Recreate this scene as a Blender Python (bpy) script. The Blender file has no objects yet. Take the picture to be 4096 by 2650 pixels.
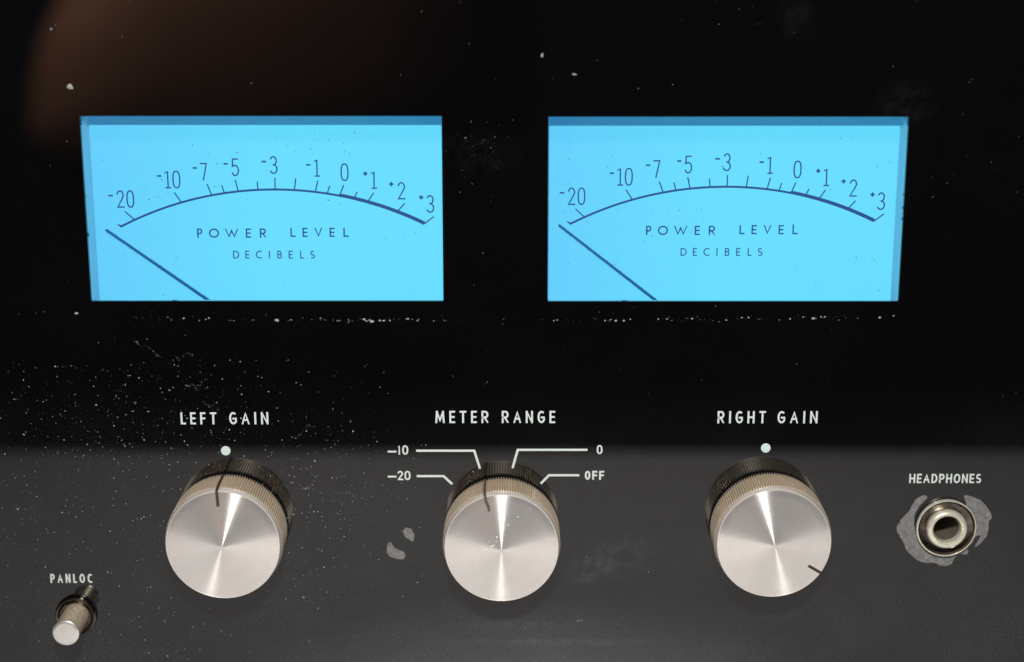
import bpy, bmesh, math, random
from mathutils import Vector, Matrix
R = math.radians
random.seed(7)
sc = bpy.context.scene

# ------------------------------------------------------------------ camera, world, lamps, exposure
TILT = R(14.8)
CAM = Vector((0.0, -0.362, 0.362 * math.tan(TILT)))
FPX = 7050.0                                     # focal length in photograph pixels (4096 wide)
cam_d = bpy.data.cameras.new('camera'); cam = bpy.data.objects.new('camera', cam_d)
sc.collection.objects.link(cam); sc.camera = cam
cam.location = CAM; cam.rotation_euler = (R(90) - TILT, 0, 0)
cam_d.sensor_width = 36.0; cam_d.lens = FPX / 4096 * 36.0
cam_d.clip_start = 0.01; cam_d.clip_end = 50
cam_d.dof.use_dof = True; cam_d.dof.focus_distance = 0.378; cam_d.dof.aperture_fstop = 7.5

world = bpy.data.worlds.new('World'); sc.world = world; world.use_nodes = True
wb = world.node_tree.nodes['Background']; wb.inputs[0].default_value = (0.82, 0.88, 1.0, 1); wb.inputs[1].default_value = 0.02

def lamp(name, loc, target, size, size_y, power, color):
    d = bpy.data.lights.new(name, 'AREA'); d.shape = 'RECTANGLE'; d.size = size; d.size_y = size_y
    d.energy = power; d.color = color
    o = bpy.data.objects.new(name, d); sc.collection.objects.link(o); o.location = loc
    o.rotation_euler = (Vector(target) - Vector(loc)).to_track_quat('-Z', 'Y').to_euler()
    return o
lamp('camera_flash', (0.0, -0.40, 0.27), (0, 0, 0.02), 0.04, 0.028, 3.15, (1.0, 0.99, 0.975))
lamp('added_shape_lamp', (-0.55, -1.10, 0.34), (-0.37, -1.35, 0.05), 0.2, 0.2, 5.4, (1.0, 0.76, 0.58))  # unseen warm lamp, added to brighten the brown shape behind the camera

sc.view_settings.view_transform = 'Standard'; sc.view_settings.look = 'None'
sc.view_settings.exposure = 0.0; sc.view_settings.gamma = 1.0

# ------------------------------------------------------------------ helpers
cf = math.cos(TILT); sf = math.sin(TILT)
def P(px, py, z=0.0):
    """photograph pixel -> (x, y) on the plane z metres in front of the glass (panel frame: x right, y up, z to viewer)"""
    u = (px - 2048) / FPX; v = -(py - 1325) / FPX
    d = Vector((u, cf + v * sf, -sf + v * cf))
    k = (-z - CAM.y) / d.y
    p = CAM + d * k
    return (p.x, p.z)

def mat(name):
    m = bpy.data.materials.new(name); m.use_nodes = True
    return m, m.node_tree.nodes, m.node_tree.links, m.node_tree.nodes['Principled BSDF']
def simple(name, col, rough=0.5, metal=0.0, **kw):
    m, n, l, b = mat(name)
    b.inputs['Base Color'].default_value = (*col, 1); b.inputs['Roughness'].default_value = rough
    b.inputs['Metallic'].default_value = metal
    for k, v in kw.items(): b.inputs[k.replace('_', ' ')].default_value = v
    return m
def node(n, t, **kw):
    x = n.new(t)
    for k, v in kw.items(): setattr(x, k, v)
    return x
def noise(n, l, vec, scale, detail=2.0, rough=0.5):
    t = n.new('ShaderNodeTexNoise'); t.inputs['Scale'].default_value = scale
    t.inputs['Detail'].default_value = detail; t.inputs['Roughness'].default_value = rough
    l.new(vec, t.inputs['Vector']); return t.outputs[0]
def ramp(n, l, fac, stops):
    r = n.new('ShaderNodeValToRGB'); l.new(fac, r.inputs[0])
    e = r.color_ramp.elements
    while len(e) < len(stops): e.new(0.5)
    for el, (p, c) in zip(e, stops):
        el.position = p; el.color = (c, c, c, 1) if not isinstance(c, tuple) else (*c, 1)
    return r.outputs[0]

def link(name, me, m, parent=None, loc=None, smooth=False):
    o = bpy.data.objects.new(name, me); sc.collection.objects.link(o)
    if m is not None and not me.materials: me.materials.append(m)
    if parent is not None: o.parent = parent
    if loc is not None: o.location = loc
    if smooth:
        for p in me.polygons: p.use_smooth = True
    return o
def mesh(name, verts, faces):
    me = bpy.data.meshes.new(name); me.from_pydata(verts, [], faces); me.update(); return me
def bmobj(name, bm, m, parent=None, loc=None, smooth=False):
    me = bpy.data.meshes.new(name); bm.to_mesh(me); bm.free()
    return link(name, me, m, parent, loc, smooth)
def box(bm, x0, x1, y0, y1, z0, z1):
    v = [bm.verts.new(p) for p in ((x0,y0,z0),(x1,y0,z0),(x1,y1,z0),(x0,y1,z0),(x0,y0,z1),(x1,y0,z1),(x1,y1,z1),(x0,y1,z1))]
    for f in ((0,3,2,1),(4,5,6,7),(0,1,5,4),(1,2,6,5),(2,3,7,6),(3,0,4,7)): bm.faces.new([v[i] for i in f])
    return v
def lathe(prof, n=96, teeth=None):
    """prof: list of (r, z[, knurl depth]); closed at the ends when r = 0"""
    verts = []; faces = []; rings = []
    for p in prof:
        r, z = p[0], p[1]; kd = p[2] if len(p) > 2 else 0.0
        if r < 1e-9:
            rings.append([len(verts)]); verts.append((0, 0, z)); continue
        ring = []
        for i in range(n):
            a = 2 * math.pi * i / n
            rr = r - (kd if (i % 4) in (2, 3) else 0.0)
            ring.append(len(verts)); verts.append((rr * math.cos(a), rr * math.sin(a), z))
        rings.append(ring)
    for a, b in zip(rings, rings[1:]):
        if len(a) == 1 and len(b) == 1: continue
        for i in range(n):
            j = (i + 1) % n
            if len(a) == 1: faces.append((a[0], b[i], b[j]))
            elif len(b) == 1: faces.append((a[i], a[j], b[0]))
            else: faces.append((a[i], a[j], b[j], b[i]))
    return verts, faces
def lathe_obj(name, prof, m, parent, loc=None, n=96, smooth=True, flip=False):
    v, f = lathe(prof, n)
    if flip: f = [tuple(reversed(q)) for q in f]
    o = link(name, mesh(name, v, f), m, parent, loc, smooth)
    if smooth:
        try: o.data.set_sharp_from_angle(angle=R(35))
        except Exception: pass
    return o

# ------------------------------------------------------------------ materials
def glass_black():
    m, n, l, b = mat('black_glass')
    tc = n.new('ShaderNodeTexCoord').outputs['Object']
    b.inputs['Base Color'].default_value = (0.0012, 0.0012, 0.0015, 1)
    b.inputs['Specular IOR Level'].default_value = 0.5
    b.inputs['IOR'].default_value = 1.6
    b.inputs['Roughness'].default_value = 0.012
    # fine dust film and smears lying on the glass: pale matt specks with uneven coverage
    grain = noise(n, l, tc, 3800, 1.0, 0.5)
    g = ramp(n, l, grain, [(0.45, 0.0), (0.72, 1.0)])
    smear = noise(n, l, tc, 26, 5.0, 0.62)
    s = ramp(n, l, smear, [(0.45, 0.35), (0.78, 1.0)])
    mp = n.new('ShaderNodeMapping'); mp.inputs['Scale'].default_value = (1, 1, 1); l.new(tc, mp.inputs[0])
    sep = n.new('ShaderNodeSeparateXYZ'); l.new(mp.outputs[0], sep.inputs[0])
    mul = node(n, 'ShaderNodeMath', operation='MULTIPLY'); l.new(g, mul.inputs[0]); l.new(s, mul.inputs[1])
    # the film is mixed in more strongly low on the panel
    hgt = n.new('ShaderNodeMapRange'); l.new(sep.outputs[1], hgt.inputs[0])
    hgt.inputs[1].default_value = -0.10; hgt.inputs[2].default_value = -0.012
    hgt.inputs[3].default_value = 0.14; hgt.inputs[4].default_value = 0.0035
    mul2 = node(n, 'ShaderNodeMath', operation='MULTIPLY'); l.new(mul.outputs[0], mul2.inputs[0]); l.new(hgt.outputs[0], mul2.inputs[1])
    # finger smudges, and a broad pale film at the bottom centre
    acc = mul2.outputs[0]
    for (px, py, rx, ry, amt) in ((2370, 2270, 0.0075, 0.0045, 0.045), (1910, 610, 0.012, 0.006, 0.004), (3190, 70, 0.005, 0.006, 0.006), (3620, 420, 0.007, 0.006, 0.008), (2250, 2570, 0.03, 0.0012, 0.05), (2120, 2500, 0.018, 0.0012, 0.03), (2150, 2900, 0.075, 0.033, 0.12), (3130, 2440, 0.006, 0.004, 0.02), (2520, 2230, 0.009, 0.008, 0.02), (980, 700, 0.01, 0.01, 0.0)):
        if amt == 0: continue
        cx, cy = P(px, py)
        mm = n.new('ShaderNodeMapping'); mm.vector_type = 'TEXTURE'
        mm.inputs['Location'].default_value = (cx, cy, 0); mm.inputs['Rotation'].default_value = (0, 0, R(24) if px == 2370 else 0)
        mm.inputs['Scale'].default_value = (rx, ry, 1); l.new(tc, mm.inputs[0])
        ln = node(n, 'ShaderNodeVectorMath', operation='LENGTH'); l.new(mm.outputs[0], ln.inputs[0])
        mr = n.new('ShaderNodeMapRange'); mr.interpolation_type = 'SMOOTHSTEP'; l.new(ln.outputs['Value'], mr.inputs[0])
        mr.inputs[1].default_value = 1.1; mr.inputs[2].default_value = 0.2; mr.inputs[3].default_value = 0; mr.inputs[4].default_value = amt
        tx = ramp(n, l, noise(n, l, tc, 380 if rx < .05 else 1900, 4, 0.65), [(0.38, 0.0), (0.68, 1.0)] if rx < .05 else [(0.2, 0.3), (0.8, 1.0)])
        q = node(n, 'ShaderNodeMath', operation='MULTIPLY'); l.new(mr.outputs[0], q.inputs[0]); l.new(tx, q.inputs[1])
        ad = node(n, 'ShaderNodeMath', operation='ADD'); l.new(acc, ad.inputs[0]); l.new(q.outputs[0], ad.inputs[1]); acc = ad.outputs[0]
    dif = n.new('ShaderNodeBsdfDiffuse'); dif.inputs[0].default_value = (0.60, 0.60, 0.61, 1)
    mix = n.new('ShaderNodeMixShader'); l.new(acc, mix.inputs[0]); l.new(b.outputs[0], mix.inputs[1]); l.new(dif.outputs[0], mix.inputs[2])
    l.new(mix.outputs[0], n['Material Output'].inputs[0])
    return m
M_glass = glass_black()

def spun_face():
    m, n, l, b = mat('spun_aluminium')
    tc = n.new('ShaderNodeTexCoord').outputs['Object']
    sep = n.new('ShaderNodeSeparateXYZ'); l.new(tc, sep.inputs[0])
    cmb = n.new('ShaderNodeCombineXYZ'); l.new(sep.outputs[0], cmb.inputs[0]); l.new(sep.outputs[1], cmb.inputs[1])
    ln = node(n, 'ShaderNodeVectorMath', operation='LENGTH'); l.new(cmb.outputs[0], ln.inputs[0])
    c2 = n.new('ShaderNodeCombineXYZ'); l.new(ln.outputs['Value'], c2.inputs[0])
    rings = noise(n, l, c2.outputs[0], 2600, 3, 0.7)
    tone = ramp(n, l, noise(n, l, c2.outputs[0], 5200, 4, 0.8), [(0.3, (0.92, 0.86, 0.805)), (0.6, (1.0, 0.95, 0.90)), (0.75, (1.0, 0.975, 0.94))])
    blot = ramp(n, l, noise(n, l, tc, 260, 5, 0.6), [(0.3, (0.93, 0.93, 0.94)), (0.65, (1, 1, 1))])
    tm = n.new('ShaderNodeMix'); tm.data_type = 'RGBA'; tm.blend_type = 'MULTIPLY'; tm.inputs[0].default_value = 1.0
    l.new(tone, tm.inputs[6]); l.new(blot, tm.inputs[7]); l.new(tm.outputs[2], b.inputs['Base Color'])
    b.inputs['Metallic'].default_value = 0.86
    rr = n.new('ShaderNodeMapRange'); l.new(rings, rr.inputs[0]); rr.inputs[3].default_value = 0.16; rr.inputs[4].default_value = 0.29
    l.new(rr.outputs[0], b.inputs['Roughness'])
    b.inputs['Anisotropic'].default_value = 1.0; b.inputs['Anisotropic Rotation'].default_value = 0.25
    tg = n.new('ShaderNodeTangent'); tg.direction_type = 'RADIAL'; tg.axis = 'Z'
    l.new(tg.outputs[0], b.inputs['Tangent'])
    bp = n.new('ShaderNodeBump'); bp.inputs['Strength'].default_value = 0.10; bp.inputs['Distance'].default_value = 0.00002
    l.new(rings, bp.inputs['Height']); l.new(bp.outputs[0], b.inputs['Normal'])
    return m
M_face = spun_face()

def dirty_metal(name, c0, c1, r0, r1, scale=900, bump=0.15, metal=0.9):
    m, n, l, b = mat(name)
    tc = n.new('ShaderNodeTexCoord').outputs['Object']
    f = ramp(n, l, noise(n, l, tc, scale, 4, 0.65), [(0.35, 0.0), (0.7, 1.0)])
    mx = n.new('ShaderNodeMix'); mx.data_type = 'RGBA'; l.new(f, mx.inputs[0])
    mx.inputs[6].default_value = (*c0, 1); mx.inputs[7].default_value = (*c1, 1)
    l.new(mx.outputs[2], b.inputs['Base Color'])
    rr = n.new('ShaderNodeMapRange'); l.new(f, rr.inputs[0]); rr.inputs[3].default_value = r0; rr.inputs[4].default_value = r1
    l.new(rr.outputs[0], b.inputs['Roughness']); b.inputs['Metallic'].default_value = metal
    bp = n.new('ShaderNodeBump'); bp.inputs['Strength'].default_value = bump; bp.inputs['Distance'].default_value = 0.0001
    l.new(f, bp.inputs['Height']); l.new(bp.outputs[0], b.inputs['Normal'])
    return m
M_gold = dirty_metal('champagne_knurl', (0.93, 0.80, 0.63), (0.80, 0.66, 0.49), 0.26, 0.40, 200, 0.0, 0.5)
_b = M_gold.node_tree.nodes['Principled BSDF']; _b.inputs['Coat Weight'].default_value = 1.0; _b.inputs['Coat Roughness'].default_value = 0.12; _b.inputs['Coat IOR'].default_value = 1.6
M_groove = simple('dark_groove', (0.30, 0.235, 0.165), 0.6, 0.3)  # groove floors, a darker brown than the ridges
M_rim = simple('polished_rim', (0.88, 0.80, 0.72), 0.38, 0.55)
M_pin = dirty_metal('tarnished_pin', (0.86, 0.74, 0.54), (0.42, 0.31, 0.19), 0.22, 0.45, 1500, 0.3, 0.4)
M_tip = simple('satin_tip', (0.96, 0.93, 0.88), 0.30, 0.85)
M_collar = dirty_metal('brown_collar', (0.20, 0.175, 0.16), (0.10, 0.075, 0.06), 0.12, 0.3, 900, 0.1, 1.0)
M_nick = dirty_metal('brass_bushing', (0.92, 0.88, 0.72), (0.82, 0.77, 0.6), 0.22, 0.36, 900, 0.0, 0.6)
M_tube = dirty_metal('socket_inside', (0.42, 0.38, 0.30), (0.24, 0.22, 0.17), 0.5, 0.7, 900, 0.3)
M_mark = simple('grime_in_slot', (0.035, 0.022, 0.014), 0.6)
M_mark2 = simple('brown_grime', (0.085, 0.06, 0.038), 0.7)
M_dark = simple('black_plastic', (0.006, 0.006, 0.006), 0.6)
def printed():
    m, n, l, b = mat('white_print')
    tc = n.new('ShaderNodeTexCoord').outputs['Object']
    f = ramp(n, l, noise(n, l, tc, 2600, 3, 0.6), [(0.3, 0.0), (0.7, 1.0)])
    mx = n.new('ShaderNodeMix'); mx.data_type = 'RGBA'; l.new(f, mx.inputs[0])
    mx.inputs[6].default_value = (0.50, 0.56, 0.53, 1); mx.inputs[7].default_value = (0.66, 0.70, 0.66, 1)
    l.new(mx.outputs[2], b.inputs['Base Color']); b.inputs['Roughness'].default_value = 0.4
    return m
M_print = printed()
M_dot = simple('pearl_dot', (0.55, 0.66, 0.62), 0.25)
def film():
    m, n, l, b = mat('bare_grey_film')
    tc = n.new('ShaderNodeTexCoord').outputs['Object']
    f = ramp(n, l, noise(n, l, tc, 900, 6, 0.75), [(0.34, 0.0), (0.66, 1.0)])
    mx = n.new('ShaderNodeMix'); mx.data_type = 'RGBA'; l.new(f, mx.inputs[0])
    mx.inputs[6].default_value = (0.10, 0.098, 0.096, 1); mx.inputs[7].default_value = (0.22, 0.215, 0.21, 1)
    l.new(mx.outputs[2], b.inputs['Base Color']); b.inputs['Roughness'].default_value = 0.45
    return m
M_film = film()
def dust_mat():
    m, n, l, b = mat('dust')
    tc = n.new('ShaderNodeTexCoord').outputs['Object']
    f = noise(n, l, tc, 700, 1.0, 0.5)
    c = ramp(n, l, f, [(0.40, (0.16, 0.155, 0.15)), (0.68, (0.8, 0.77, 0.7))])
    l.new(c, b.inputs['Base Color']); b.inputs['Roughness'].default_value = 0.9
    return m
M_dust = dust_mat()
M_residue = simple('grey_residue', (0.30, 0.29, 0.28), 0.8)
M_speck = simple('navy_speck', (0.004, 0.05, 0.16), 0.8)

def dial_mat():
    m, n, l, b = mat('backlit_dial')
    tc = n.new('ShaderNodeTexCoord').outputs['Object']
    sep = n.new('ShaderNodeSeparateXYZ'); l.new(tc, sep.inputs[0])
    # lamps sit behind the right of centre: the translucent plate glows a little greener there
    f = ramp(n, l, noise(n, l, tc, 18, 2, 0.5), [(0.3, 0.0), (0.7, 1.0)])
    mr = n.new('ShaderNodeMapRange'); l.new(sep.outputs[0], mr.inputs[0])
    mr.inputs[1].default_value = -0.042; mr.inputs[2].default_value = 0.0; mr.inputs[3].default_value = 0; mr.inputs[4].default_value = 0.85
    ad = node(n, 'ShaderNodeMath', operation='MULTIPLY_ADD'); l.new(f, ad.inputs[0]); ad.inputs[1].default_value = 0.15; l.new(mr.outputs[0], ad.inputs[2])
    mx = n.new('ShaderNodeMix'); mx.data_type = 'RGBA'; l.new(ad.outputs[0], mx.inputs[0])
    mx.inputs[6].default_value = (0.125, 0.63, 1.02, 1); mx.inputs[7].default_value = (0.14, 0.77, 1.06, 1)
    gr = n.new('ShaderNodeMapRange'); l.new(noise(n, l, tc, 3000, 2, 0.6), gr.inputs[0]); gr.inputs[3].default_value = 0.93; gr.inputs[4].default_value = 1.05
    b.inputs['Base Color'].default_value = (0.02, 0.03, 0.04, 1); b.inputs['Roughness'].default_value = 0.6; b.inputs['Specular IOR Level'].default_value = 0.0
    l.new(mx.outputs[2], b.inputs['Emission Color']); l.new(gr.outputs[0], b.inputs['Emission Strength'])
    return m
M_dial = dial_mat()
M_ink = simple('blue_ink', (0.003, 0.02, 0.05), 0.6)
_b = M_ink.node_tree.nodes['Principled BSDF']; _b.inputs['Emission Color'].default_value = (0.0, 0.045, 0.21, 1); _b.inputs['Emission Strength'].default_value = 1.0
M_needle = simple('needle_blue', (0.002, 0.10, 0.28), 0.5)
_b = M_needle.node_tree.nodes['Principled BSDF']
def translucent(name, col, dcol):
    m, n, l, b = mat(name)
    t = n.new('ShaderNodeBsdfTranslucent'); t.inputs[0].default_value = (*col, 1)
    d = n.new('ShaderNodeBsdfDiffuse'); d.inputs[0].default_value = (*dcol, 1)
    a = n.new('ShaderNodeMixShader'); a.inputs[0].default_value = 0.4
    l.new(t.outputs[0], a.inputs[1]); l.new(d.outputs[0], a.inputs[2]); l.new(a.outputs[0], n['Material Output'].inputs[0])
    return m
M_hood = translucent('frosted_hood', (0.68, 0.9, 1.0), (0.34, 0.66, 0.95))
M_wall = simple('glowing_side_wall', (0.15, 0.42, 0.6), 0.7)
_b = M_wall.node_tree.nodes['Principled BSDF']; _b.inputs['Emission Color'].default_value = (0.03, 0.15, 0.24, 1); _b.inputs['Emission Strength'].default_value = 1.0  # glow added to the side walls to lift them to a lighter blue
def pane_mat():
    m, n, l, b = mat('clear_glass')
    t = n.new('ShaderNodeBsdfTransparent'); g = n.new('ShaderNodeBsdfGlossy'); g.inputs['Roughness'].default_value = 0.01
    fr = n.new('ShaderNodeFresnel'); fr.inputs[0].default_value = 1.5
    x = n.new('ShaderNodeMixShader'); l.new(fr.outputs[0], x.inputs[0]); l.new(t.outputs[0], x.inputs[1]); l.new(g.outputs[0], x.inputs[2])
    l.new(x.outputs[0], n['Material Output'].inputs[0])
    return m
M_pane = pane_mat()

# ------------------------------------------------------------------ stroke lettering
def arc(cx, cy, rx, ry, a0, a1, n=14, p=1.0):
    out = []
    for i in range(n + 1):
        a = R(a0 + (a1 - a0) * i / n); c, s = math.cos(a), math.sin(a)
        out.append((cx + rx * math.copysign(abs(c) ** p, c), cy + ry * math.copysign(abs(s) ** p, s)))
    return out
G = {
 'A': [[(0,0),(.5,1),(1,0)], [(.19,.33),(.81,.33)]],
 'B': [[(0,.52),(0,0),(.55,0)] + arc(.6,.26,.4,.26,-90,90,10) + [(0,.52)], [(0,.52),(0,1),(.5,1)] + arc(.52,.76,.38,.24,90,-90,10) + [(0,.52)]],
 'C': [arc(.62,.5,.62,.5,52,308,22)],
 'D': [[(0,0),(0,1),(.3,1)] + arc(.3,.5,.7,.5,90,-90,16) + [(0,0)]],
 'E': [[(1,1),(0,1),(0,0),(1,0)], [(0,.5),(.9,.5)]],
 'F': [[(1,1),(0,1),(0,0)], [(0,.5),(.9,.5)]],
 'G': [arc(.55,.5,.55,.5,48,335,22) + [(1,.46),(.58,.46)]],
 'H': [[(0,0),(0,1)], [(1,0),(1,1)], [(0,.5),(1,.5)]],
 'I': [[(.5,0),(.5,1)]],
 'L': [[(0,1),(0,0),(1,0)]],
 'M': [[(0,0),(.1,1)], [(1,0),(.9,1)], [(.1,1),(.5,.2),(.9,1)]],
 'N': [[(0,0),(0,1)], [(1,0),(1,1)], [(.0,1.04),(1,-.04)]],
 'O': [arc(.5,.5,.5,.5,90,450,32)],
 'P': [[(0,0),(0,1),(.5,1)] + arc(.55,.72,.45,.28,90,-90,12) + [(0,.44)]],
 'R': [[(0,0),(0,1),(.5,1)] + arc(.55,.73,.42,.27,90,-90,12) + [(0,.46)], [(.42,.46),(1,0)]],
 'S': [arc(.5,.745,.46,.255,35,270,14) + arc(.5,.245,.5,.245,90,-148,14)],
 'T': [[(0,1),(1,1)], [(.5,1),(.5,0)]],
 'V': [[(0,1),(.5,0),(1,1)]],
 'W': [[(0,1),(.27,0),(.5,.82),(.73,0),(1,1)]],
 '0': [arc(.5,.5,.5,.5,90,450,32,.8)],
 '1': [[(.0,.93),(.52,1),(.52,0)], [(.1,0),(1,0)]],
 'i': [[(.0,.85),(.6,1),(.6,0)]],
 '2': [arc(.5,.74,.47,.26,172,-12,14) + [(.78,.52),(0,0),(1,0)]],
 '3': [arc(.47,.755,.45,.245,158,-90,16) + arc(.47,.255,.53,.255,90,-160,16)],
 '5': [[(.88,1),(.1,1),(.04,.56)] + arc(.45,.31,.55,.31,118,-158,18)],
 '7': [[(0,1),(1,1),(.38,0)]],
}
def ribbon(verts, faces, pts, w, z, closed=False):
    pts = [Vector(p) for p in pts]
    q = [pts[0]]
    for p in pts[1:]:
        if (p - q[-1]).length > w * 0.02: q.append(p)
    pts = q
    if (pts[0] - pts[-1]).length < w * 0.3 and len(pts) > 3: closed = True; pts = pts[:-1] if (pts[0] - pts[-1]).length < w * 0.05 else pts
    n = len(pts); ws = w if isinstance(w, (list, tuple)) else None
    base = len(verts)
    for i in range(n):
        a = pts[i - 1] if (i > 0 or closed) else None
        b = pts[(i + 1) % n] if (i < n - 1 or closed) else None
        d0 = (pts[i] - a).normalized() if a is not None else None
        d1 = (b - pts[i]).normalized() if b is not None else None
        if d0 is None: d0 = d1
        if d1 is None: d1 = d0
        t = (d0 + d1); t = t.normalized() if t.length > 1e-6 else d0
        nn = Vector((-t.y, t.x)); k = max(0.42, abs(nn.dot(Vector((-d1.y, d1.x)))))
        o = nn * (w / 2 / k)
        verts.append((pts[i].x + o.x, pts[i].y + o.y, z)); verts.append((pts[i].x - o.x, pts[i].y - o.y, z))
    m = n if closed else n - 1
    for i in range(m):
        j = (i + 1) % n
        faces.append((base + 2*i, base + 2*i + 1, base + 2*j + 1, base + 2*j))
def glyph(verts, faces, ch, x0, x1, y0, y1, sw, z):
    """letter whose ink box is x0..x1, y0..y1 (panel metres)"""
    h = sw / 2
    nv = len(verts)
    for k, st in enumerate(G[ch]):
        pts = []
        for (a, b) in st:
            if ch == 'I': X = (x0 + x1) / 2
            else: X = x0 + h + (x1 - x0 - sw) * a
            # a free vertical or horizontal end reaches the ink box edge
            Y = y0 + h + (y1 - y0 - sw) * b
            pts.append((X, Y))
        # square ends: stretch a stroke's free ends by half its width when they run straight
        if len(pts) > 1 and Vector(pts[0]) != Vector(pts[-1]):
            for e, f in ((0, 1), (-1, -2)):
                d = (Vector(pts[e]) - Vector(pts[f]))
                if d.length > sw * 1.2:
                    pts[e] = tuple(Vector(pts[e]) + d.normalized() * h)
        ribbon(verts, faces, pts, sw, z + k * 0.00001)
    for i in range(nv, len(verts)):
        v = verts[i]; verts[i] = (min(max(v[0], x0), x1) if ch != 'I' else v[0], min(max(v[1], y0), y1), v[2])

root = bpy.data.objects.new('amplifier', None); sc.collection.objects.link(root)
root.rotation_euler = (R(90), 0, 0)              # panel frame: x right, y up, z out of the glass
root['label'] = 'black glass amplifier front with two glowing blue meters and three round metal knobs'
root['category'] = 'amplifier'

ZP = 0.00006
def text_obj(name, spec, y_top, y_bot, sw_px, parent, m, label=None, z=ZP, plane=0.0, off=(0, 0)):
    """spec: list of (char, px0, px1[, ytop, ybot]) in photograph pixels, on the plane 'plane'"""
    V = []; F = []
    for it in spec:
        ch, a, b = it[:3]; yt, yb = (it[3], it[4]) if len(it) > 3 else (y_top, y_bot)
        x0, ya = P(a, yb, plane); x1, yb_ = P(b, yt, plane)
        xm0 = P(a, (yt + yb) / 2, plane)[0]; xm1 = P(b, (yt + yb) / 2, plane)[0]
        sw = sw_px * (xm1 - xm0) / max(1e-9, (b - a))
        if ch == '-':
            box2(V, F, xm0, xm1, (ya + yb_) / 2 - sw * .6, (ya + yb_) / 2 + sw * .6, z); continue
        if ch == '+':
            cx = (xm0 + xm1) / 2; cy = (ya + yb_) / 2; r = (xm1 - xm0) / 2
            box2(V, F, cx - r, cx + r, cy - sw * .6, cy + sw * .6, z); box2(V, F, cx - sw * .6, cx + sw * .6, cy - r, cy + r, z + .00001); continue
        glyph(V, F, ch, xm0, xm1, ya, yb_, sw, z)
    # origin at the word's centre
    cx = (min(v[0] for v in V) + max(v[0] for v in V)) / 2; cy = (min(v[1] for v in V) + max(v[1] for v in V)) / 2
    V = [(v[0] - cx, v[1] - cy, v[2]) for v in V]
    o = link(name, mesh(name, V, F), m, parent, (cx + off[0], cy + off[1], 0))
    if label: o['label'] = label
    return o
def box2(V, F, x0, x1, y0, y1, z):
    b = len(V); V += [(x0, y0, z), (x1, y0, z), (x1, y1, z), (x0, y1, z)]; F.append((b, b+1, b+2, b+3))
def spread(word, x0, x1, widths, gap=None):
    """lay letters out between x0 and x1 px; widths relative, space = ' '"""
    tot = sum(widths[c] for c in word); k = len(word) - 1
    g = (gap if gap is not None else 0.42)
    u = (x1 - x0) / (tot + g * k); out = []; x = x0
    for c in word:
        w = widths[c] * u
        if c != ' ': out.append((c, x, x + w))
        x += w + g * u
    return out
WD = {'L': .58, 'E': .62, 'F': .6, 'T': .72, 'G': .8, 'A': .86, 'I': .22, 'N': .78, 'M': 1.02, 'R': .76, 'H': .78, 'D': .78, 'P': .7, 'O': .86, 'S': .7, 'C': .78, ' ': .5}

# ------------------------------------------------------------------ faceplate
wins = []
for (xl_t, xr_t, yt, xl_b, xr_b, yb) in ((318, 1767, 465.4, 366, 1773, 1205.5), (2193, 3635.7, 468, 2192, 3593, 1206.5)):
    xa = (P(xl_t, yt)[0] + P(xl_b, yb)[0]) / 2; xb = (P(xr_t, yt)[0] + P(xr_b, yb)[0]) / 2
    y1 = P(1000, yt)[1]; y0 = P(1000, yb)[1]
    wins.append((xa, xb, y0, y1))
print('windows', wins)
JX, JY = P(3781, 2107)
holes = list(wins) + [(JX - 0.0048, JX + 0.0048, JY - 0.0048, JY + 0.0048)]
X0, X1, Y0, Y1, TH = -0.203, 0.203, -0.1460, 0.088, 0.0012
def plate():
    # one slab with openings: grid of cells sharing vertices
    xs = sorted({X0, X1, *[h[0] for h in holes], *[h[1] for h in holes]})
    ys = sorted({Y0, Y1, *[h[2] for h in holes], *[h[3] for h in holes]})
    inside = lambda x, y: any(h[0] < x < h[1] and h[2] < y < h[3] for h in holes)
    solid = {(i, j): not inside((xs[i] + xs[i+1]) / 2, (ys[j] + ys[j+1]) / 2) for i in range(len(xs) - 1) for j in range(len(ys) - 1)}
    bm = bmesh.new(); vt = {}
    def v(i, j, k):
        if (i, j, k) not in vt: vt[(i, j, k)] = bm.verts.new((xs[i], ys[j], 0 if k else -TH))
        return vt[(i, j, k)]
    for (i, j), s in solid.items():
        if not s: continue
        bm.faces.new([v(i,j,1), v(i+1,j,1), v(i+1,j+1,1), v(i,j+1,1)])
        bm.faces.new([v(i,j+1,0), v(i+1,j+1,0), v(i+1,j,0), v(i,j,0)])
        for (di, dj, e) in ((-1,0,((0,1),(0,0))), (1,0,((1,0),(1,1))), (0,-1,((0,0),(1,0))), (0,1,((1,1),(0,1)))):
            if not solid.get((i+di, j+dj), False):
                (a, b), (c, d) = e
                bm.faces.new([v(i+a,j+b,0), v(i+c,j+d,0), v(i+c,j+d,1), v(i+a,j+b,1)])
    return bmobj('faceplate', bm, M_glass, root)
plate()
# steel chassis behind the glass, open to the front
bm = bmesh.new()
box(bm, X0 + .004, X1 - .004, Y0 + .004, Y1 - .004, -0.16, -0.158)
box(bm, X0 + .004, X0 + .006, Y0 + .006, Y1 - .006, -0.158, -0.0045); box(bm, X1 - .006, X1 - .004, Y0 + .006, Y1 - .006, -0.158, -0.0045)
box(bm, X0 + .004, X1 - .004, Y0 + .004, Y0 + .006, -0.158, -0.0045); box(bm, X0 + .004, X1 - .004, Y1 - .006, Y1 - .004, -0.158, -0.0045)
bmobj('chassis', bm, simple('chassis_paint', (0.02, 0.02, 0.02), 0.6), root)

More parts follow.
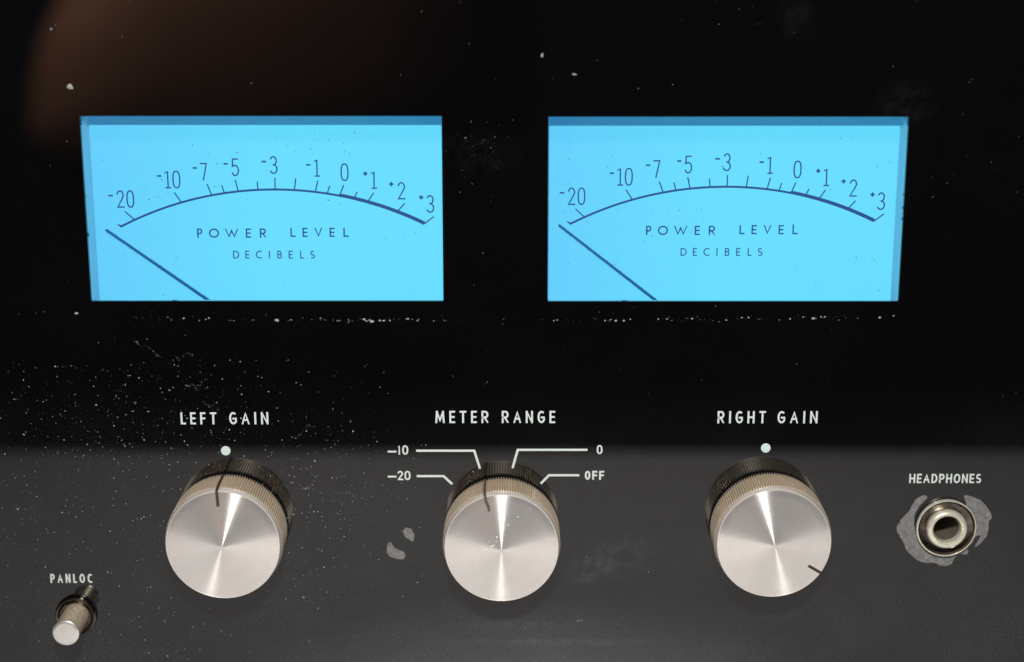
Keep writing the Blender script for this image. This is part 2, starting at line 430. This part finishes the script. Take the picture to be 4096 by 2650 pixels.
# ------------------------------------------------------------------ meters
DD = -0.0125                                       # depth of the dial behind the glass
A_ = lambda x, y: (250 + x / 2.8, 400 + y / 2.8)
B_ = lambda x, y: (1000 + x / 2.8, 400 + y / 2.8)
def loc(f, x, y): return P(*f(x, y), DD)
def meter(idx):
    x0, x1, y0, y1 = wins[idx]
    # offset of this dial from the first one, measured at the foot of the -3 tick
    if idx == 0: ox, oy = 0.0, 0.0
    else:
        a = P(1100.7, 757, DD); b = P(2908, 746, DD); ox, oy = b[0] - a[0], b[1] - a[1]
    cx, cy = (x0 + x1) / 2, (y0 + y1) / 2
    bm = bmesh.new()                               # dark housing round the dial
    e = 0.006; zb = -0.03
    box(bm, x0-e, x1+e, y0-e-.004, y1+e, zb-.001, zb)
    box(bm, x0-e-.001, x0-e, y0-e-.004, y1+e, zb, -TH-.0003); box(bm, x1+e, x1+e+.001, y0-e-.004, y1+e, zb, -TH-.0003)
    box(bm, x0-e-.001, x1+e+.001, y0-e-.005, y0-e-.004, zb, -TH-.0003); box(bm, x0-e-.001, x1+e+.001, y1+e, y1+e+.001, zb, -TH-.0003)
    for v in bm.verts: v.co -= Vector((cx, cy, 0))
    mt = bmobj('meter', bm, M_dark, root, (cx, cy, 0))
    mt['label'] = ['left power level meter, glowing blue with its needle resting at the far left', 'right power level meter, glowing blue, speckled near its upper left corner'][idx]
    def sub(name, me_or_bm, m, **k):
        return bmobj(name, me_or_bm, m, mt, **k)
    bm = bmesh.new(); box(bm, x0-cx-.0055, x1-cx+.0055, y0-cy-.0095, y1-cy+.0055, DD-.0015, DD)
    sub('dial_plate', bm, M_dial)
    # frosted strip along the top and frosted side walls of the opening
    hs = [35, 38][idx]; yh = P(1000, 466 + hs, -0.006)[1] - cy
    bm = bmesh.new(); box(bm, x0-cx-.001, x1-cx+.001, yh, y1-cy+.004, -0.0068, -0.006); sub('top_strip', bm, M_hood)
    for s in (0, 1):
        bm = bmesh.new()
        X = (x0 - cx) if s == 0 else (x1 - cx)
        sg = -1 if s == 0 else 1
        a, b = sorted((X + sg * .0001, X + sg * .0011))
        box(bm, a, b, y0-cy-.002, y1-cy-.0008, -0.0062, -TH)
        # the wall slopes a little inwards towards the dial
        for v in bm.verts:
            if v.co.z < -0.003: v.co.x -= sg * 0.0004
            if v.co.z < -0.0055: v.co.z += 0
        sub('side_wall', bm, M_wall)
    bm = bmesh.new(); box(bm, x0-cx+.0002, x1-cx-.0002, y0-cy+.00005, y1-cy-.00005, -0.0010, -0.0003)
    sub('window_glass', bm, M_pane)
    zi = DD + 0.00006
    T = Vector((ox - cx, oy - cy))
    # scale arc: circle through the measured feet of the ticks
    pts = [loc(A_, *q) for q in ((805,1348),(1328,1150),(1668,1068),(1967,1025))] + [loc(B_, *q) for q in ((282,1007),(733,1033),(980,1073),(1326,1147),(1657,1262))]
    # least squares circle
    import numpy as np
    Am = np.array([[2*p[0], 2*p[1], 1] for p in pts]); bv = np.array([p[0]**2 + p[1]**2 for p in pts])
    s = np.linalg.lstsq(Am, bv, rcond=None)[0]; c = Vector((s[0], s[1])); rad = math.sqrt(s[2] + s[0]**2 + s[1]**2)
    ang = lambda p: math.atan2(p[1] - c.y, p[0] - c.x)
    a0 = ang(loc(A_, 660, 1420)); am = ang(loc(B_, 985, 1070)); am2 = ang(loc(B_, 1020, 1070)); a1 = ang(loc(B_, 1950, 1395))
    px = P(1101, 760, DD)[0] - P(1100, 760, DD)[0]  # metres per pixel on the dial
    V = []; F = []; N = 90
    for i in range(N + 1):
        a = a0 + (a1 - a0) * i / N
        if a > am: lo, hi = -4.3, 4.3
        elif a > am2: t = (am - a) / (am - am2); lo, hi = -4.3, 4.3 + 5.3 * t
        else: t = min(1, (am2 - a) / (am2 - a1)); lo, hi = -4.3 - 1. * t, 9.6
        d = Vector((math.cos(a), math.sin(a)))
        for r in (lo, hi):
            q = c + d * (rad + r * px) + T; V.append((q.x, q.y, zi))
        if i: b = 2 * i; F.append((b-2, b-1, b+1, b))
    link('scale_arc', mesh('scale_arc', V, F), M_ink, mt)
    hk = [Vector(loc(A_, *q)) + T for q in ((603,1389),(662,1403),(676,1410),(660,1433))]
    link('scale_end', mesh('scale_end', [(q.x, q.y, zi + .00001) for q in hk], [(0,3,2,1)]), M_ink, mt)
    ticks = [(A_,700,1250,808,1343),(A_,1252,1036,1330,1146),(A_,1620,945,1670,1064),(A_,1784,957,1813,1042),(A_,1935,897,1968,1022),(A_,2180,915,2191,1005),
             (B_,279,873,282,1005),(B_,512,880,498,1010),(B_,761,905,732,1030),(B_,893,963,865,1050),(B_,1051,955,1010,1056),(B_,1203,1028,1170,1092),(B_,1387,1040,1325,1134),(B_,1733,1160,1654,1247),(B_,2058,1307,1955,1388)]
    for (f, ax, ay, bx, by) in ticks:
        V = []; F = []
        a = Vector(loc(f, ax, ay)) + T; b = Vector(loc(f, bx, by)) + T
        ribbon(V, F, [a, b], px * 5.0, 0)
        mid = (a + b) / 2; V = [(v[0]-mid.x, v[1]-mid.y, 0) for v in V]
        link('tick_mark', mesh('tick_mark', V, F), M_ink, mt, (mid.x, mid.y, zi + .00002))
    sw = 5.6
    def num(f, items, lab):
        spec = []
        for (ch, xa, xb, ya, yb) in items:
            pa = f(xa, ya); pb = f(xb, yb); spec.append((ch, pa[0], pb[0], pa[1], pb[1]))
        o = text_obj('numeral', spec, 0, 0, sw, mt, M_ink, lab, z=zi, plane=DD, off=(T.x, T.y))
    num(A_, [('-',515,565,1060,1086),('2',605,692,1013,1209),('0',716,804,1012,1210)], None)
    num(A_, [('-',1058,1107,840,866),('1',1143,1215,797,993),('0',1230,1321,793,993)], None)
    num(A_, [('-',1458,1507,750,776),('7',1543,1623,706,905)], None)
    num(A_, [('-',1804,1853,704,730),('5',1893,1977,656,856)], None)
    num(B_, [('-',128,183,679,705),('3',220,309,629,831)], None)
    num(B_, [('-',627,677,716,742),('1',716,782,667,862)], None)
    num(B_, [('0',1013,1105,711,911)], None)
    num(B_, [('+',1267,1316,803,852),('1',1354,1422,803,998)], None)
    num(B_, [('+',1558,1608,920,968),('2',1651,1740,921,1116)], None)
    num(B_, [('+',1893,1942,1068,1117),('3',1974,2064,1066,1266)], None)
    C_ = lambda x: 250 + x / 2.8
    D_ = lambda x: 1000 + x / 2.8
    Y = lambda y: 850 + y / 2.8
    w1 = [('P',C_(1508),C_(1567)),('O',C_(1640),C_(1754)),('W',C_(1820),C_(1970)),('E',C_(2053),C_(2112)),('R',C_(2210),C_(2282))]
    w2 = [('L',D_(453),D_(511)),('E',D_(588),D_(646)),('V',D_(722),D_(810)),('E',D_(891),D_(949)),('L',D_(1046),D_(1107))]
    w3 = [('D',C_(1911),C_(1980)),('E',C_(2048),C_(2094)),('C',C_(2166),C_(2238)),('I',D_(212),D_(224)),('B',D_(306),D_(358)),('E',D_(433),D_(480)),('L',D_(562),D_(606)),('S',D_(674),D_(728))]
    text_obj('lettering', w1, Y(181), Y(285), 5.8, mt, M_ink, None, z=zi, plane=DD, off=(T.x, T.y))
    text_obj('lettering', w2, Y(173), Y(276), 5.8, mt, M_ink, None, z=zi, plane=DD, off=(T.x, T.y))
    text_obj('lettering', w3, Y(430), Y(518), 4.4, mt, M_ink, None, z=zi, plane=DD, off=(T.x, T.y))
    # needle: flat pointer floating just above the dial, its tip ragged with fluff
    zn = DD + 0.0012
    tip, low = [((422, 920), (836, 1205)), ((2234, 901), (2624, 1204))][idx]
    a = Vector(P(*tip, zn)) - Vector((cx, cy)); b = Vector(P(*low, zn)) - Vector((cx, cy))
    d = (b - a).normalized(); nn = Vector((-d.y, d.x)); L = (b - a).length + 0.0085
    rnd = random.Random(11 + idx); V = []; F = []; K = 150
    for i in range(K + 1):
        t = i / K; w = (5.2 + 0.9 * t) * px; q = a + d * (L * t)
        if i == 0: w *= .5
        o1 = w + rnd.uniform(-.5, .5) * px + (rnd.uniform(0, 2.4) * px if rnd.random() < .1 else 0); o2 = w + rnd.uniform(-.5, .5) * px + (rnd.uniform(0, 2) * px if rnd.random() < .08 else 0)
        for zz in (0, -0.0003):
            V.append((q.x + nn.x * o1, q.y + nn.y * o1, zn + zz)); V.append((q.x - nn.x * o2, q.y - nn.y * o2, zn + zz))
        if i:
            k = 4 * i
            F += [(k-4, k-3, k+1, k), (k-2, k+2, k+3, k-1), (k-4, k, k+2, k-2), (k-3, k-1, k+3, k+1)]
    link('needle', mesh('needle', V, F), M_needle, mt)
    return mt
meters = [meter(0), meter(1)]

# ------------------------------------------------------------------ white lettering, lines and dots on the glass
text_obj('lettering', spread('LEFT', 722.5, 866, WD, .5), 1650, 1698, 7.5, root, M_print, 'white word LEFT above the left knob')
text_obj('lettering', spread('GAIN', 917, 1073.5, WD, .5), 1649, 1698, 7.5, root, M_print, 'white word GAIN above the left knob')
text_obj('lettering', spread('METER', 1741, 1954, WD, .5), 1644, 1693, 7.5, root, M_print, 'white word METER above the middle knob')
text_obj('lettering', spread('RANGE', 2007, 2220.6, WD, .5), 1644, 1693, 7.5, root, M_print, 'white word RANGE above the middle knob')
text_obj('lettering', spread('RIGHT', 2870, 3063, WD, .5), 1645, 1694, 7.5, root, M_print, 'white word RIGHT above the right knob')
text_obj('lettering', spread('GAIN', 3110, 3270.4, WD, .5), 1645, 1694, 7.5, root, M_print, 'white word GAIN above the right knob')
text_obj('lettering', spread('HEADPHONES', 3637, 3924.7, WD, .22), 1896, 1933, 6.4, root, M_print, 'white word HEADPHONES above the socket')
text_obj('lettering', spread('PANLOC', 201.7, 370.4, WD, .42), 2296, 2332, 6.3, root, M_print, 'white word above the push button')
text_obj('lettering', [('-',1551,1586,1800,1814),('i',1591,1602,1782,1819),('0',1609,1633,1782,1819)], 0, 0, 6.3, root, M_print, 'white figures -10')
text_obj('lettering', [('-',1551,1586,1900,1914),('2',1589,1613,1884,1921),('0',1618,1642,1884,1921)], 0, 0, 6.3, root, M_print, 'white figures -20')
text_obj('lettering', [('0',2387,2410,1781,1817)], 0, 0, 6.3, root, M_print, 'white figure 0 at the end of its line')
text_obj('lettering', spread('OFF', 2339, 2416.6, {'O': .62, 'F': .56}, .2), 1884, 1919.5, 7.4, root, M_print, 'white word OFF')
def line(pts):
    V = []; F = []; w = 9.5 * 0.0000530
    ribbon(V, F, [P(*p) for p in pts], w, 0)
    c = P(*pts[1]); V = [(v[0]-c[0], v[1]-c[1], 0) for v in V]
    link('leader_line', mesh('leader_line', V, F), M_print, root, (c[0], c[1], ZP))
line([(1664.5,1803.5),(1897,1803.5),(1920,1875)]); line([(1667,1905),(1774,1905),(1809,1937)])
line([(2350,1800),(2071,1800),(2050,1873)]); line([(2317,1901.5),(2196,1901.5),(2163,1935)])
for (px_, py_) in ((903, 1804), (3063, 1793)):
    x, y = P(px_, py_)
    lathe_obj('index_dot', [(0.00106, 0), (0.00105, 0.0001), (0.00095, 0.0002), (0, 0.00022)], M_dot, root, (x, y, 0), 40)

# ------------------------------------------------------------------ knobs
HK = 0.0112; RK = 0.01262; NT = 140
def knob(px_, py_, az, style, label):
    x, y = P(px_, py_, HK)
    k = lathe_obj('knob', [(0.0108, 0.0003), (0.0110, 0.0012), (RK, 0.0013, 0.0004), (RK, 0.0089, 0.0004), (RK - .0002, 0.0093, 0.0002), (0.0119, 0.0095)],
                  M_gold, root, (x, y, 0), n=4 * NT, smooth=False)
    k.data.materials.append(M_groove)
    for i, p_ in enumerate(k.data.polygons):
        if 4 * NT <= i < 12 * NT and (i % (4 * NT)) % 4 == 2: p_.material_index = 1
    k['label'] = label
    lathe_obj('rim', [(0.0119, 0.0093), (0.0124, 0.00952), (0.01238, 0.0097), (0.01222, 0.01075), (0.01212, 0.01092), (0.0120, 0.01094), (0.0119, .0107)], M_rim, k, n=128)
    f = lathe_obj('spun_face', [(0.01205, 0.0109)] + [(0.01205 * (1 - i / 14), 0.01095 + 0.01205 * (i / 14) * math.tan(R(6.5))) for i in range(1, 14)] + [(0, 0.01095 + 0.01205 * math.tan(R(6.5)))], M_face, k, n=192)
    # the pointer groove: grime-filled line across the face edge and down the knurl
    V = []; F = []; w = 0.00062
    rad = [0.0089 + i * (0.0122 - 0.0089) / 8 for i in range(9)]
    wob = [0.0] * 9
    if style == 'wavy': wob = [-.00010, .00002, .00006, 0, -.00006, -.0001, -.00008, -.00004, 0]
    if style != 'short':
        pts = [(w_, r) for r, w_ in zip(rad, wob)]
    else: pts = [(0, r) for r in rad]
    zt = lambda r: 0.01095 + (0.01205 - min(r, 0.01205)) * math.tan(R(6.5)) + 0.00006
    for i, (dx, r) in enumerate(pts):
        z = zt(r); V += [(dx - w/2, r, z), (dx + w/2, r, z)]
        if i: b = 2 * i; F.append((b-2, b-1, b+1, b))
    V2 = [(-w/2, 0.01236, 0.01095), (w/2, 0.01236, 0.01095), (-w/2, RK + .00004, 0.0093), (w/2, RK + .00004, 0.0093), (-w/2, RK + .00004, 0.0014), (w/2, RK + .00004, 0.0014)]
    b = len(V); V += V2
    F += [(b-2, b-1, b+1, b), (b, b+1, b+3, b+2), (b+2, b+3, b+5, b+4)]
    F = [tuple(reversed(q)) for q in F]
    p = link('pointer_mark', mesh('pointer_mark', V, F), M_mark2 if style == 'wavy' else M_mark, k)
    p.rotation_euler = (0, 0, -R(az))
    return k
knob(890, 2184, -3.6, 'plain', 'left gain knob, its dark pointer line at the top under the white dot')
knob(2006, 2196, -16.5, 'wavy', 'middle range knob with a wavy grime line towards the -10 mark')
knob(3097, 2178, 123, 'short', 'right gain knob, its short pointer line at the lower right')

# ------------------------------------------------------------------ headphone socket
jk = lathe_obj('headphone_socket', [(0.0042, 0.0001), (0.0064, 0.0001), (0.00645, 0.0006), (0.0063, 0.0012), (0.0061, 0.00125), (0.0058, 0.0009), (0.0052, 0.00075), (0.0044, 0.0007), (0.0040, 0.0007)], M_collar, root, (JX, JY, 0), 96)
lathe_obj('washer_edge', [(0.0065, 0.0003), (0.00653, 0.001), (0.00645, 0.0013), (0.00625, 0.00135), (0.0062, 0.0012)], M_nick, jk, None, 96)
lathe_obj('threaded_bushing', [(0.0042, 0.0004), (0.0044, 0.0007), (0.0044, 0.0017), (0.0042, 0.00215), (0.0038, 0.0024), (0.0034, 0.0024), (0.0031, 0.0021), (0.00295, 0.0015), (0.0029, 0.0005)], M_nick, jk, None, 96)
lathe_obj('socket_barrel', [(0.0029, 0.0005), (0.0029, -0.012), (0.0, -0.0122)], M_tube, jk, None, 64)

# ------------------------------------------------------------------ push button with collar
bx, by = P(304, 2463, 0.0006)
pb = lathe_obj('push_button', [(0.0028, 0.0), (0.0028, 0.0090), (0.00284, 0.0094)], M_pin, root, (bx, by, 0), 64)
lathe_obj('button_tip', [(0.00284, 0.0094), (0.0029, 0.0096), (0.00285, 0.0098), (0.0025, 0.00998)] + [(0.0025 - i * .00025, 0.00998 + (.00002 if i % 2 else 0) + i * .000008) for i in range(1, 10)] + [(0, 0.01006)], M_tip, pb, None, 64)
lathe_obj('collar', [(0.0045, 0.0001), (0.0046, 0.0005), (0.0045, 0.0011), (0.0042, 0.0014), (0.0039, 0.0013), (0.0036, 0.0008), (0.0034, 0.0007), (0.0033, 0.0009), (0.0031, 0.0009), (0.00305, 0.0002)], M_collar, pb, None, 80)

# ------------------------------------------------------------------ bare patches in the paint
def patch(crop, pts, name='worn_patch', lab=None, z=0.00004):
    ox, oy, s = crop
    q = [Vector(P(ox + a / s, oy + b / s)) for a, b in pts]
    # soften the outline: one Chaikin pass with a little jitter
    r = []
    for a, b in zip(q, q[1:] + q[:1]): r += [a.lerp(b, .25), a.lerp(b, .75)]
    from mathutils import noise as mn
    r2 = []
    for a, b in zip(r, r[1:] + r[:1]):
        k = max(1, int((b - a).length / 0.00016))
        for i in range(k):
            p = a.lerp(b, i / k)
            v = mn.noise_vector(Vector((p.x * 1800, p.y * 1800, 3))) * 0.00013 + mn.noise_vector(Vector((p.x * 5200, p.y * 5200, 9))) * 0.00007
            r2.append(p + Vector((v.x, v.y)))
    r = r2
    c = sum(r, Vector((0, 0))) / len(r)
    bm = bmesh.new(); vs = [bm.verts.new((p.x - c.x, p.y - c.y, 0)) for p in r]
    from mathutils.geometry import tessellate_polygon
    for t in tessellate_polygon([[Vector((p.x * 1000, p.y * 1000, 0)) for p in r]]): bm.faces.new([vs[i] for i in t])
    bm.normal_update()
    for f in bm.faces:
        if f.normal.z < 0: f.normal_flip()
    o = bmobj(name, bm, M_film, root, (c.x, c.y, z))
    if lab: o['label'] = lab
    return o
patch((3500, 1850, 3.08), [(655,430),(610,398),(545,425),(485,470),(430,590),(330,690),(275,770),(262,830),(290,890),(350,980),(385,1080),(430,1130),(520,1210),(640,1245),(730,1230),(800,1270),(850,1280),(920,1265),(960,1230),(965,1180),(1050,1125),(1130,1140),(1152,1105),(1135,1050),(1150,1010),(1200,1000),(1232,915),(1305,890),(1285,945),(1245,1000),(1225,1050),(1290,1010),(1360,930),(1400,830),(1402,720),(1440,690),(1435,640),(1370,540),(1320,480),(1230,430),(1110,402),(1085,415),(1130,500),(1130,700),(1050,950),(850,1050),(620,950),(520,900),(490,850),(472,700),(505,590),(590,490)], lab='ragged grey bare patch around the headphone socket')
patch((1500, 1600, 1.811), [(232,925),(262,930),(282,965),(286,1005),(275,1028),(245,1012),(212,990),(204,955),(212,935)], lab='small oval grey patch left of the middle knob')
patch((1500, 1600, 1.811), [(105,1025),(125,1048),(150,1080),(200,1093),(222,1122),(216,1150),(182,1158),(140,1146),(105,1136),(84,1100),(90,1050)], lab='comma shaped grey patch left of the middle knob')

# ------------------------------------------------------------------ dust
def flakes(name, items, m, label, z):
    V = []; F = []
    for (x, y, rx, ry, a) in items:
        k = random.choice((5, 6, 7)); b = len(V); ca, sa = math.cos(a), math.sin(a)
        hh = min(rx, ry) * 0.5
        for i in range(k):
            t = 2 * math.pi * i / k + random.uniform(-.3, .3); s = random.uniform(.7, 1.1)
            u, w = rx * math.cos(t) * s, ry * math.sin(t) * s
            V.append((x + u * ca - w * sa, y + u * sa + w * ca, z))
        V.append((x, y, z + hh))
        for i in range(k): F.append((b + i, b + (i + 1) % k, b + k))
    me = mesh(name, V, F); o = link(name, me, m)
    o.rotation_euler = (R(90), 0, 0); o['kind'] = 'stuff'; o['label'] = label; o['category'] = 'dust'
    return o
rnd = random.Random(5)
def clear(x, y, m=0.0):
    return not any(w[0] - .0006 < x < w[1] + .0006 and w[2] - .0006 < y < w[3] + .0006 for w in wins)
items = []
def add(px_, py_, s, el=1.0, a=None):
    x, y = P(px_, py_)
    if clear(x, y): items.append((x, y, s * el, s, rnd.uniform(0, math.pi) if a is None else a))
def sz(lo=.00003, hi=.00016): return .88 * lo + (hi - lo) * rnd.random() ** 4
# overall sparse dust
for _ in range(900): add(rnd.uniform(-200, 4300), rnd.uniform(-100, 2700), sz(.00002, .00009))
# the dusty lower left
for _ in range(1600):
    px_ = rnd.gauss(540, 430); py_ = 1440 + abs(rnd.gauss(0, 1)) * 680
    if rnd.random() < .85 or py_ > 1700: add(px_, py_, sz(.00003, .00014))
for _ in range(380): add(rnd.gauss(650, 330), rnd.gauss(1800, 220), sz(.00004, .00016))
for _ in range(350): add(rnd.gauss(1330, 190), rnd.gauss(2150, 260), sz(.00003, .00013))
for _ in range(500): add(rnd.uniform(0, 1300), rnd.uniform(2000, 2650), sz(.00003, .00014))
for _ in range(260): add(rnd.gauss(1350, 160), rnd.gauss(1930, 120), sz(.00003, .00015))
for _ in range(120): add(rnd.gauss(1900, 60), rnd.gauss(600, 60), sz(.00002, .00007))
# wavy strings of fluff
for (x0_, y0_, x1_, y1_) in ((530,1350,650,1440),(700,1435,770,1415),(735,1530,790,1560),(790,1540,830,1520),(820,1610,880,1640),(1170,1750,1260,1700),(930,2090,960,2040),(1330,1960,1420,1985),(1200,1940,1260,1965),(2240,2470,2500,2500)):
    for i in range(26):
        t = rnd.random(); add(x0_ + (x1_-x0_)*t + rnd.gauss(0, 4), y0_ + (y1_-y0_)*t + 8*math.sin(t*7) + rnd.gauss(0, 4), sz(.00003, .00009), 1.5)
# the broken line of dirt under the windows
for _ in range(150):
    px_ = rnd.choice((rnd.uniform(130, 3600), rnd.gauss(700, 130), rnd.gauss(1480, 120), rnd.uniform(900, 1800), rnd.gauss(2440, 120), rnd.gauss(2800, 160), rnd.gauss(3260, 150))); yb = 1279 + (px_ < 700) * (700 - px_) * -.05 + (px_ > 2900) * -6
    add(px_, yb + rnd.gauss(0, 5), sz(.00003, .00012), rnd.uniform(1, 2), 0)
big = [(1107,1282,.0006,.00032),(1487,1287,.0005,.00033),(1457,1278,.0005,.00024),(1465,1284,.0004,.00015),(1520,1283,.0003,.0002),(1534,1283,.0003,.00018),(1560,1283,.00018,.00022),(1164,1280,.00022,.00015),(1283,1274,.00016,.00016),(1358,1283,.0002,.00012),(1630,1276,.0005,.00018),(1670,1283,.00022,.00014),(1735,1284,.00014,.00014),
       (2229,1281,.0003,.00012),(2215,1284,.00016,.0002),(2420,1283,.00022,.00022),(2443,1279,.00032,.00012),(2463,1284,.0003,.00026),(2495,1284,.0003,.00024),(2633,1277,.00022,.00014),(2668,1276,.00032,.00014),(2768,1275,.00022,.0002),(2905,1281,.0003,.00013),(2968,1271,.00028,.00016),(2994,1271,.0003,.00015),
       (3252,1274,.0004,.0003),(3284,1268,.0002,.00016),(3299,1268,.00022,.00016),(3160,1276,.00028,.0002),(3213,1269,.00018,.00016),(3519,1271,.00034,.0003),(3574,1264,.0002,.00014),(305,1254,.0005,.00026),(3528,1217,.0002,.00012),
       (281,348,.0007,.0007),(2297,298,.0005,.0002),(2168,222,.0003,.0005),(205,118,.0002,.0003),(735,1274,.00034,.00018),(836,1273,.0003,.00018)]
bigi = []
for (a, b, rx, ry) in big:
    x, y = P(a, b)
    if clear(x, y): bigi.append((x, y, rx, ry, rnd.uniform(-.25, .25)))
flakes('dust_specks', items, M_dust, 'pale dust specks scattered over the black glass, thickest at the lower left', 0.0001)
flakes('dirt_flecks', bigi, M_residue, 'grey dirt flecks in a broken line under the two meters', 0.0001)
dk = []
def dadd(px_, py_, s, el=1.0):
    x, y = P(px_, py_)
    for w in wins:
        if w[0] + .0006 < x < w[1] - .0006 and w[2] + .0006 < y < w[3] - .0006: dk.append((x, y, s * el, s, rnd.uniform(0, 3.1)))
for _ in range(170): dadd(rnd.uniform(330, 1760), rnd.uniform(480, 1200), sz(.00005, .00014), rnd.uniform(1, 1.8))
for _ in range(60): dadd(rnd.gauss(1330, 110), rnd.gauss(545, 45), sz(.00006, .00015), 1.2)
for _ in range(170): dadd(rnd.uniform(2200, 3590), rnd.uniform(480, 1200), sz(.00005, .00014), rnd.uniform(1, 1.8))
for _ in range(45): dadd(rnd.gauss(2262, 30), rnd.gauss(650, 75), sz(.00005, .00012), 1.2)
for _ in range(60): dadd(rnd.gauss(2740, 60), rnd.gauss(880, 60), sz(.00003, .00011), 1.2)
for (a, b, s, e) in ((3264,1132,.00008,3.5),(1314,803,.00016,1.4),(1356,820,.0001,2),(2350,890,.00013,1.3),(2574,970,.0001,2.2),(595,800,.00013,1.6),(3508,671,.0001,2),(3516,1163,.00009,2)): dadd(a, b, s, e)
flakes('glass_specks', dk, M_speck, 'tiny dark specks on the two lit blue meter windows', -0.00028)

# ------------------------------------------------------------------ surroundings that the glass and the knobs mirror
def table_mat():
    m, n, l, b = mat('cream_cloth')
    tc = n.new('ShaderNodeTexCoord').outputs['Object']
    f = ramp(n, l, noise(n, l, tc, 60, 4, 0.6), [(0.3, 0.0), (0.7, 1.0)])
    mx = n.new('ShaderNodeMix'); mx.data_type = 'RGBA'; l.new(f, mx.inputs[0])
    mx.inputs[6].default_value = (0.61, 0.587, 0.575, 1); mx.inputs[7].default_value = (0.69, 0.667, 0.655, 1)
    l.new(mx.outputs[2], b.inputs['Base Color']); b.inputs['Roughness'].default_value = 0.85
    return m
ZT = Y0 - 0.004
bm = bmesh.new(); box(bm, -0.9, 0.9, -0.366, 0.4, ZT - 0.03, ZT)
t = bmobj('tabletop', bm, table_mat()); t['kind'] = 'structure'
bv = t.modifiers.new('bevel', 'BEVEL'); bv.width = 0.004; bv.segments = 3
for s in (-1, 1):
    pass
for sx in (-0.18, 0.18):
    for zz in (-0.03, -0.13):
        bm = bmesh.new(); bmesh.ops.create_cone(bm, cap_ends=True, segments=24, radius1=0.008, radius2=0.008, depth=0.0078, matrix=Matrix.Rotation(R(90), 4, 'X'))
        bmobj('rubber_foot', bm, M_dark, root, (sx, Y0 + 0.0002, zz))

# nicks and bright flecks on the middle knob's face
NV = []; NF = []
kc = P(2006, 2196, HK)
for (a, b_, rx, ry, an) in ((1035,852,.00018,.0001,.6),(965,910,.00022,.00014,1.1),(935,932,.0001,.0001,0),(882,992,.0003,.00012,1.9),(850,1055,.0006,.0001,.45),(878,1022,.00012,.0001,0),(828,1026,.0001,.0001,0),(1165,770,.0003,.00008,-.6),(1122,795,.0001,.0001,0),(805,1085,.0005,.00004,.5)):
    x, y = P(1500 + a / 1.811, 1600 + b_ / 1.811, HK + .0006); x -= kc[0]; y -= kc[1]
    zz = 0.01095 + (0.01205 - math.hypot(x, y)) * math.tan(R(6.5)) + 0.00003
    i0 = len(NV)
    for k in range(7):
        t_ = 2 * math.pi * k / 7; r_ = random.uniform(.6, 1.1); u, w_ = rx * math.cos(t_) * r_, ry * math.sin(t_) * r_
        NV.append((x + u * math.cos(an) - w_ * math.sin(an), y + u * math.sin(an) + w_ * math.cos(an), zz))
    NF.append(tuple(range(i0, i0 + 7)))
mid = [o for o in sc.objects if o.name.startswith('knob') and 'middle' in o.get('label', '')][0]
nk = link('nicks', mesh('nicks', NV, NF), simple('bright_nick', (0.95, 0.93, 0.9), 0.6), mid); nk['kind'] = 'stuff'

# unseen brown shape, added so the glass mirrors brown at its upper left
YC = 1.35
def M3(px_, py_):                                   # where a mirrored pixel lands on the plane y = -YC
    x, z = P(px_, py_, -YC); return x, z
out = [(150, 560), (152, 420), (168, 270), (200, 130), (255, 10), (350, -150), (500, -400), (1300, -500), (2000, -400), (2200, 0), (2200, 500), (1700, 800), (900, 850), (330, 760)]
bm = bmesh.new(); cxz = M3(900, 100)
pts = [M3(*p) for p in out]
q = [Vector(p) for p in pts]
for _ in range(3):
    r = []
    for a, b in zip(q, q[1:] + q[:1]): r += [a.lerp(b, .25), a.lerp(b, .75)]
    q = r
# rounded brown shape: outline rings shrinking towards the front
rings = []
for (s, dy) in ((1.0, 0.0), (0.97, 0.05), (0.9, 0.085), (0.75, 0.11), (0.5, 0.125), (0.2, 0.13)):
    rings.append([bm.verts.new((cxz[0] + (p.x - cxz[0]) * s, -YC + dy, cxz[1] + (p.y - cxz[1]) * s)) for p in q])
for a, b in zip(rings, rings[1:]):
    for i in range(len(a)): j = (i + 1) % len(a); bm.faces.new((a[i], a[j], b[j], b[i]))
bm.faces.new(rings[-1]); bm.faces.new(list(reversed(rings[0])))
bmesh.ops.recalc_face_normals(bm, faces=bm.faces)
M_brown = simple('shape_brown', (0.42, 0.24, 0.17), 0.6)
cu = bmobj('reflected_shape', bm, M_brown, smooth=True)
cu['label'] = 'made-up brown shape behind the camera, added to be mirrored in the upper left of the glass'; cu['category'] = 'reflected_shape'
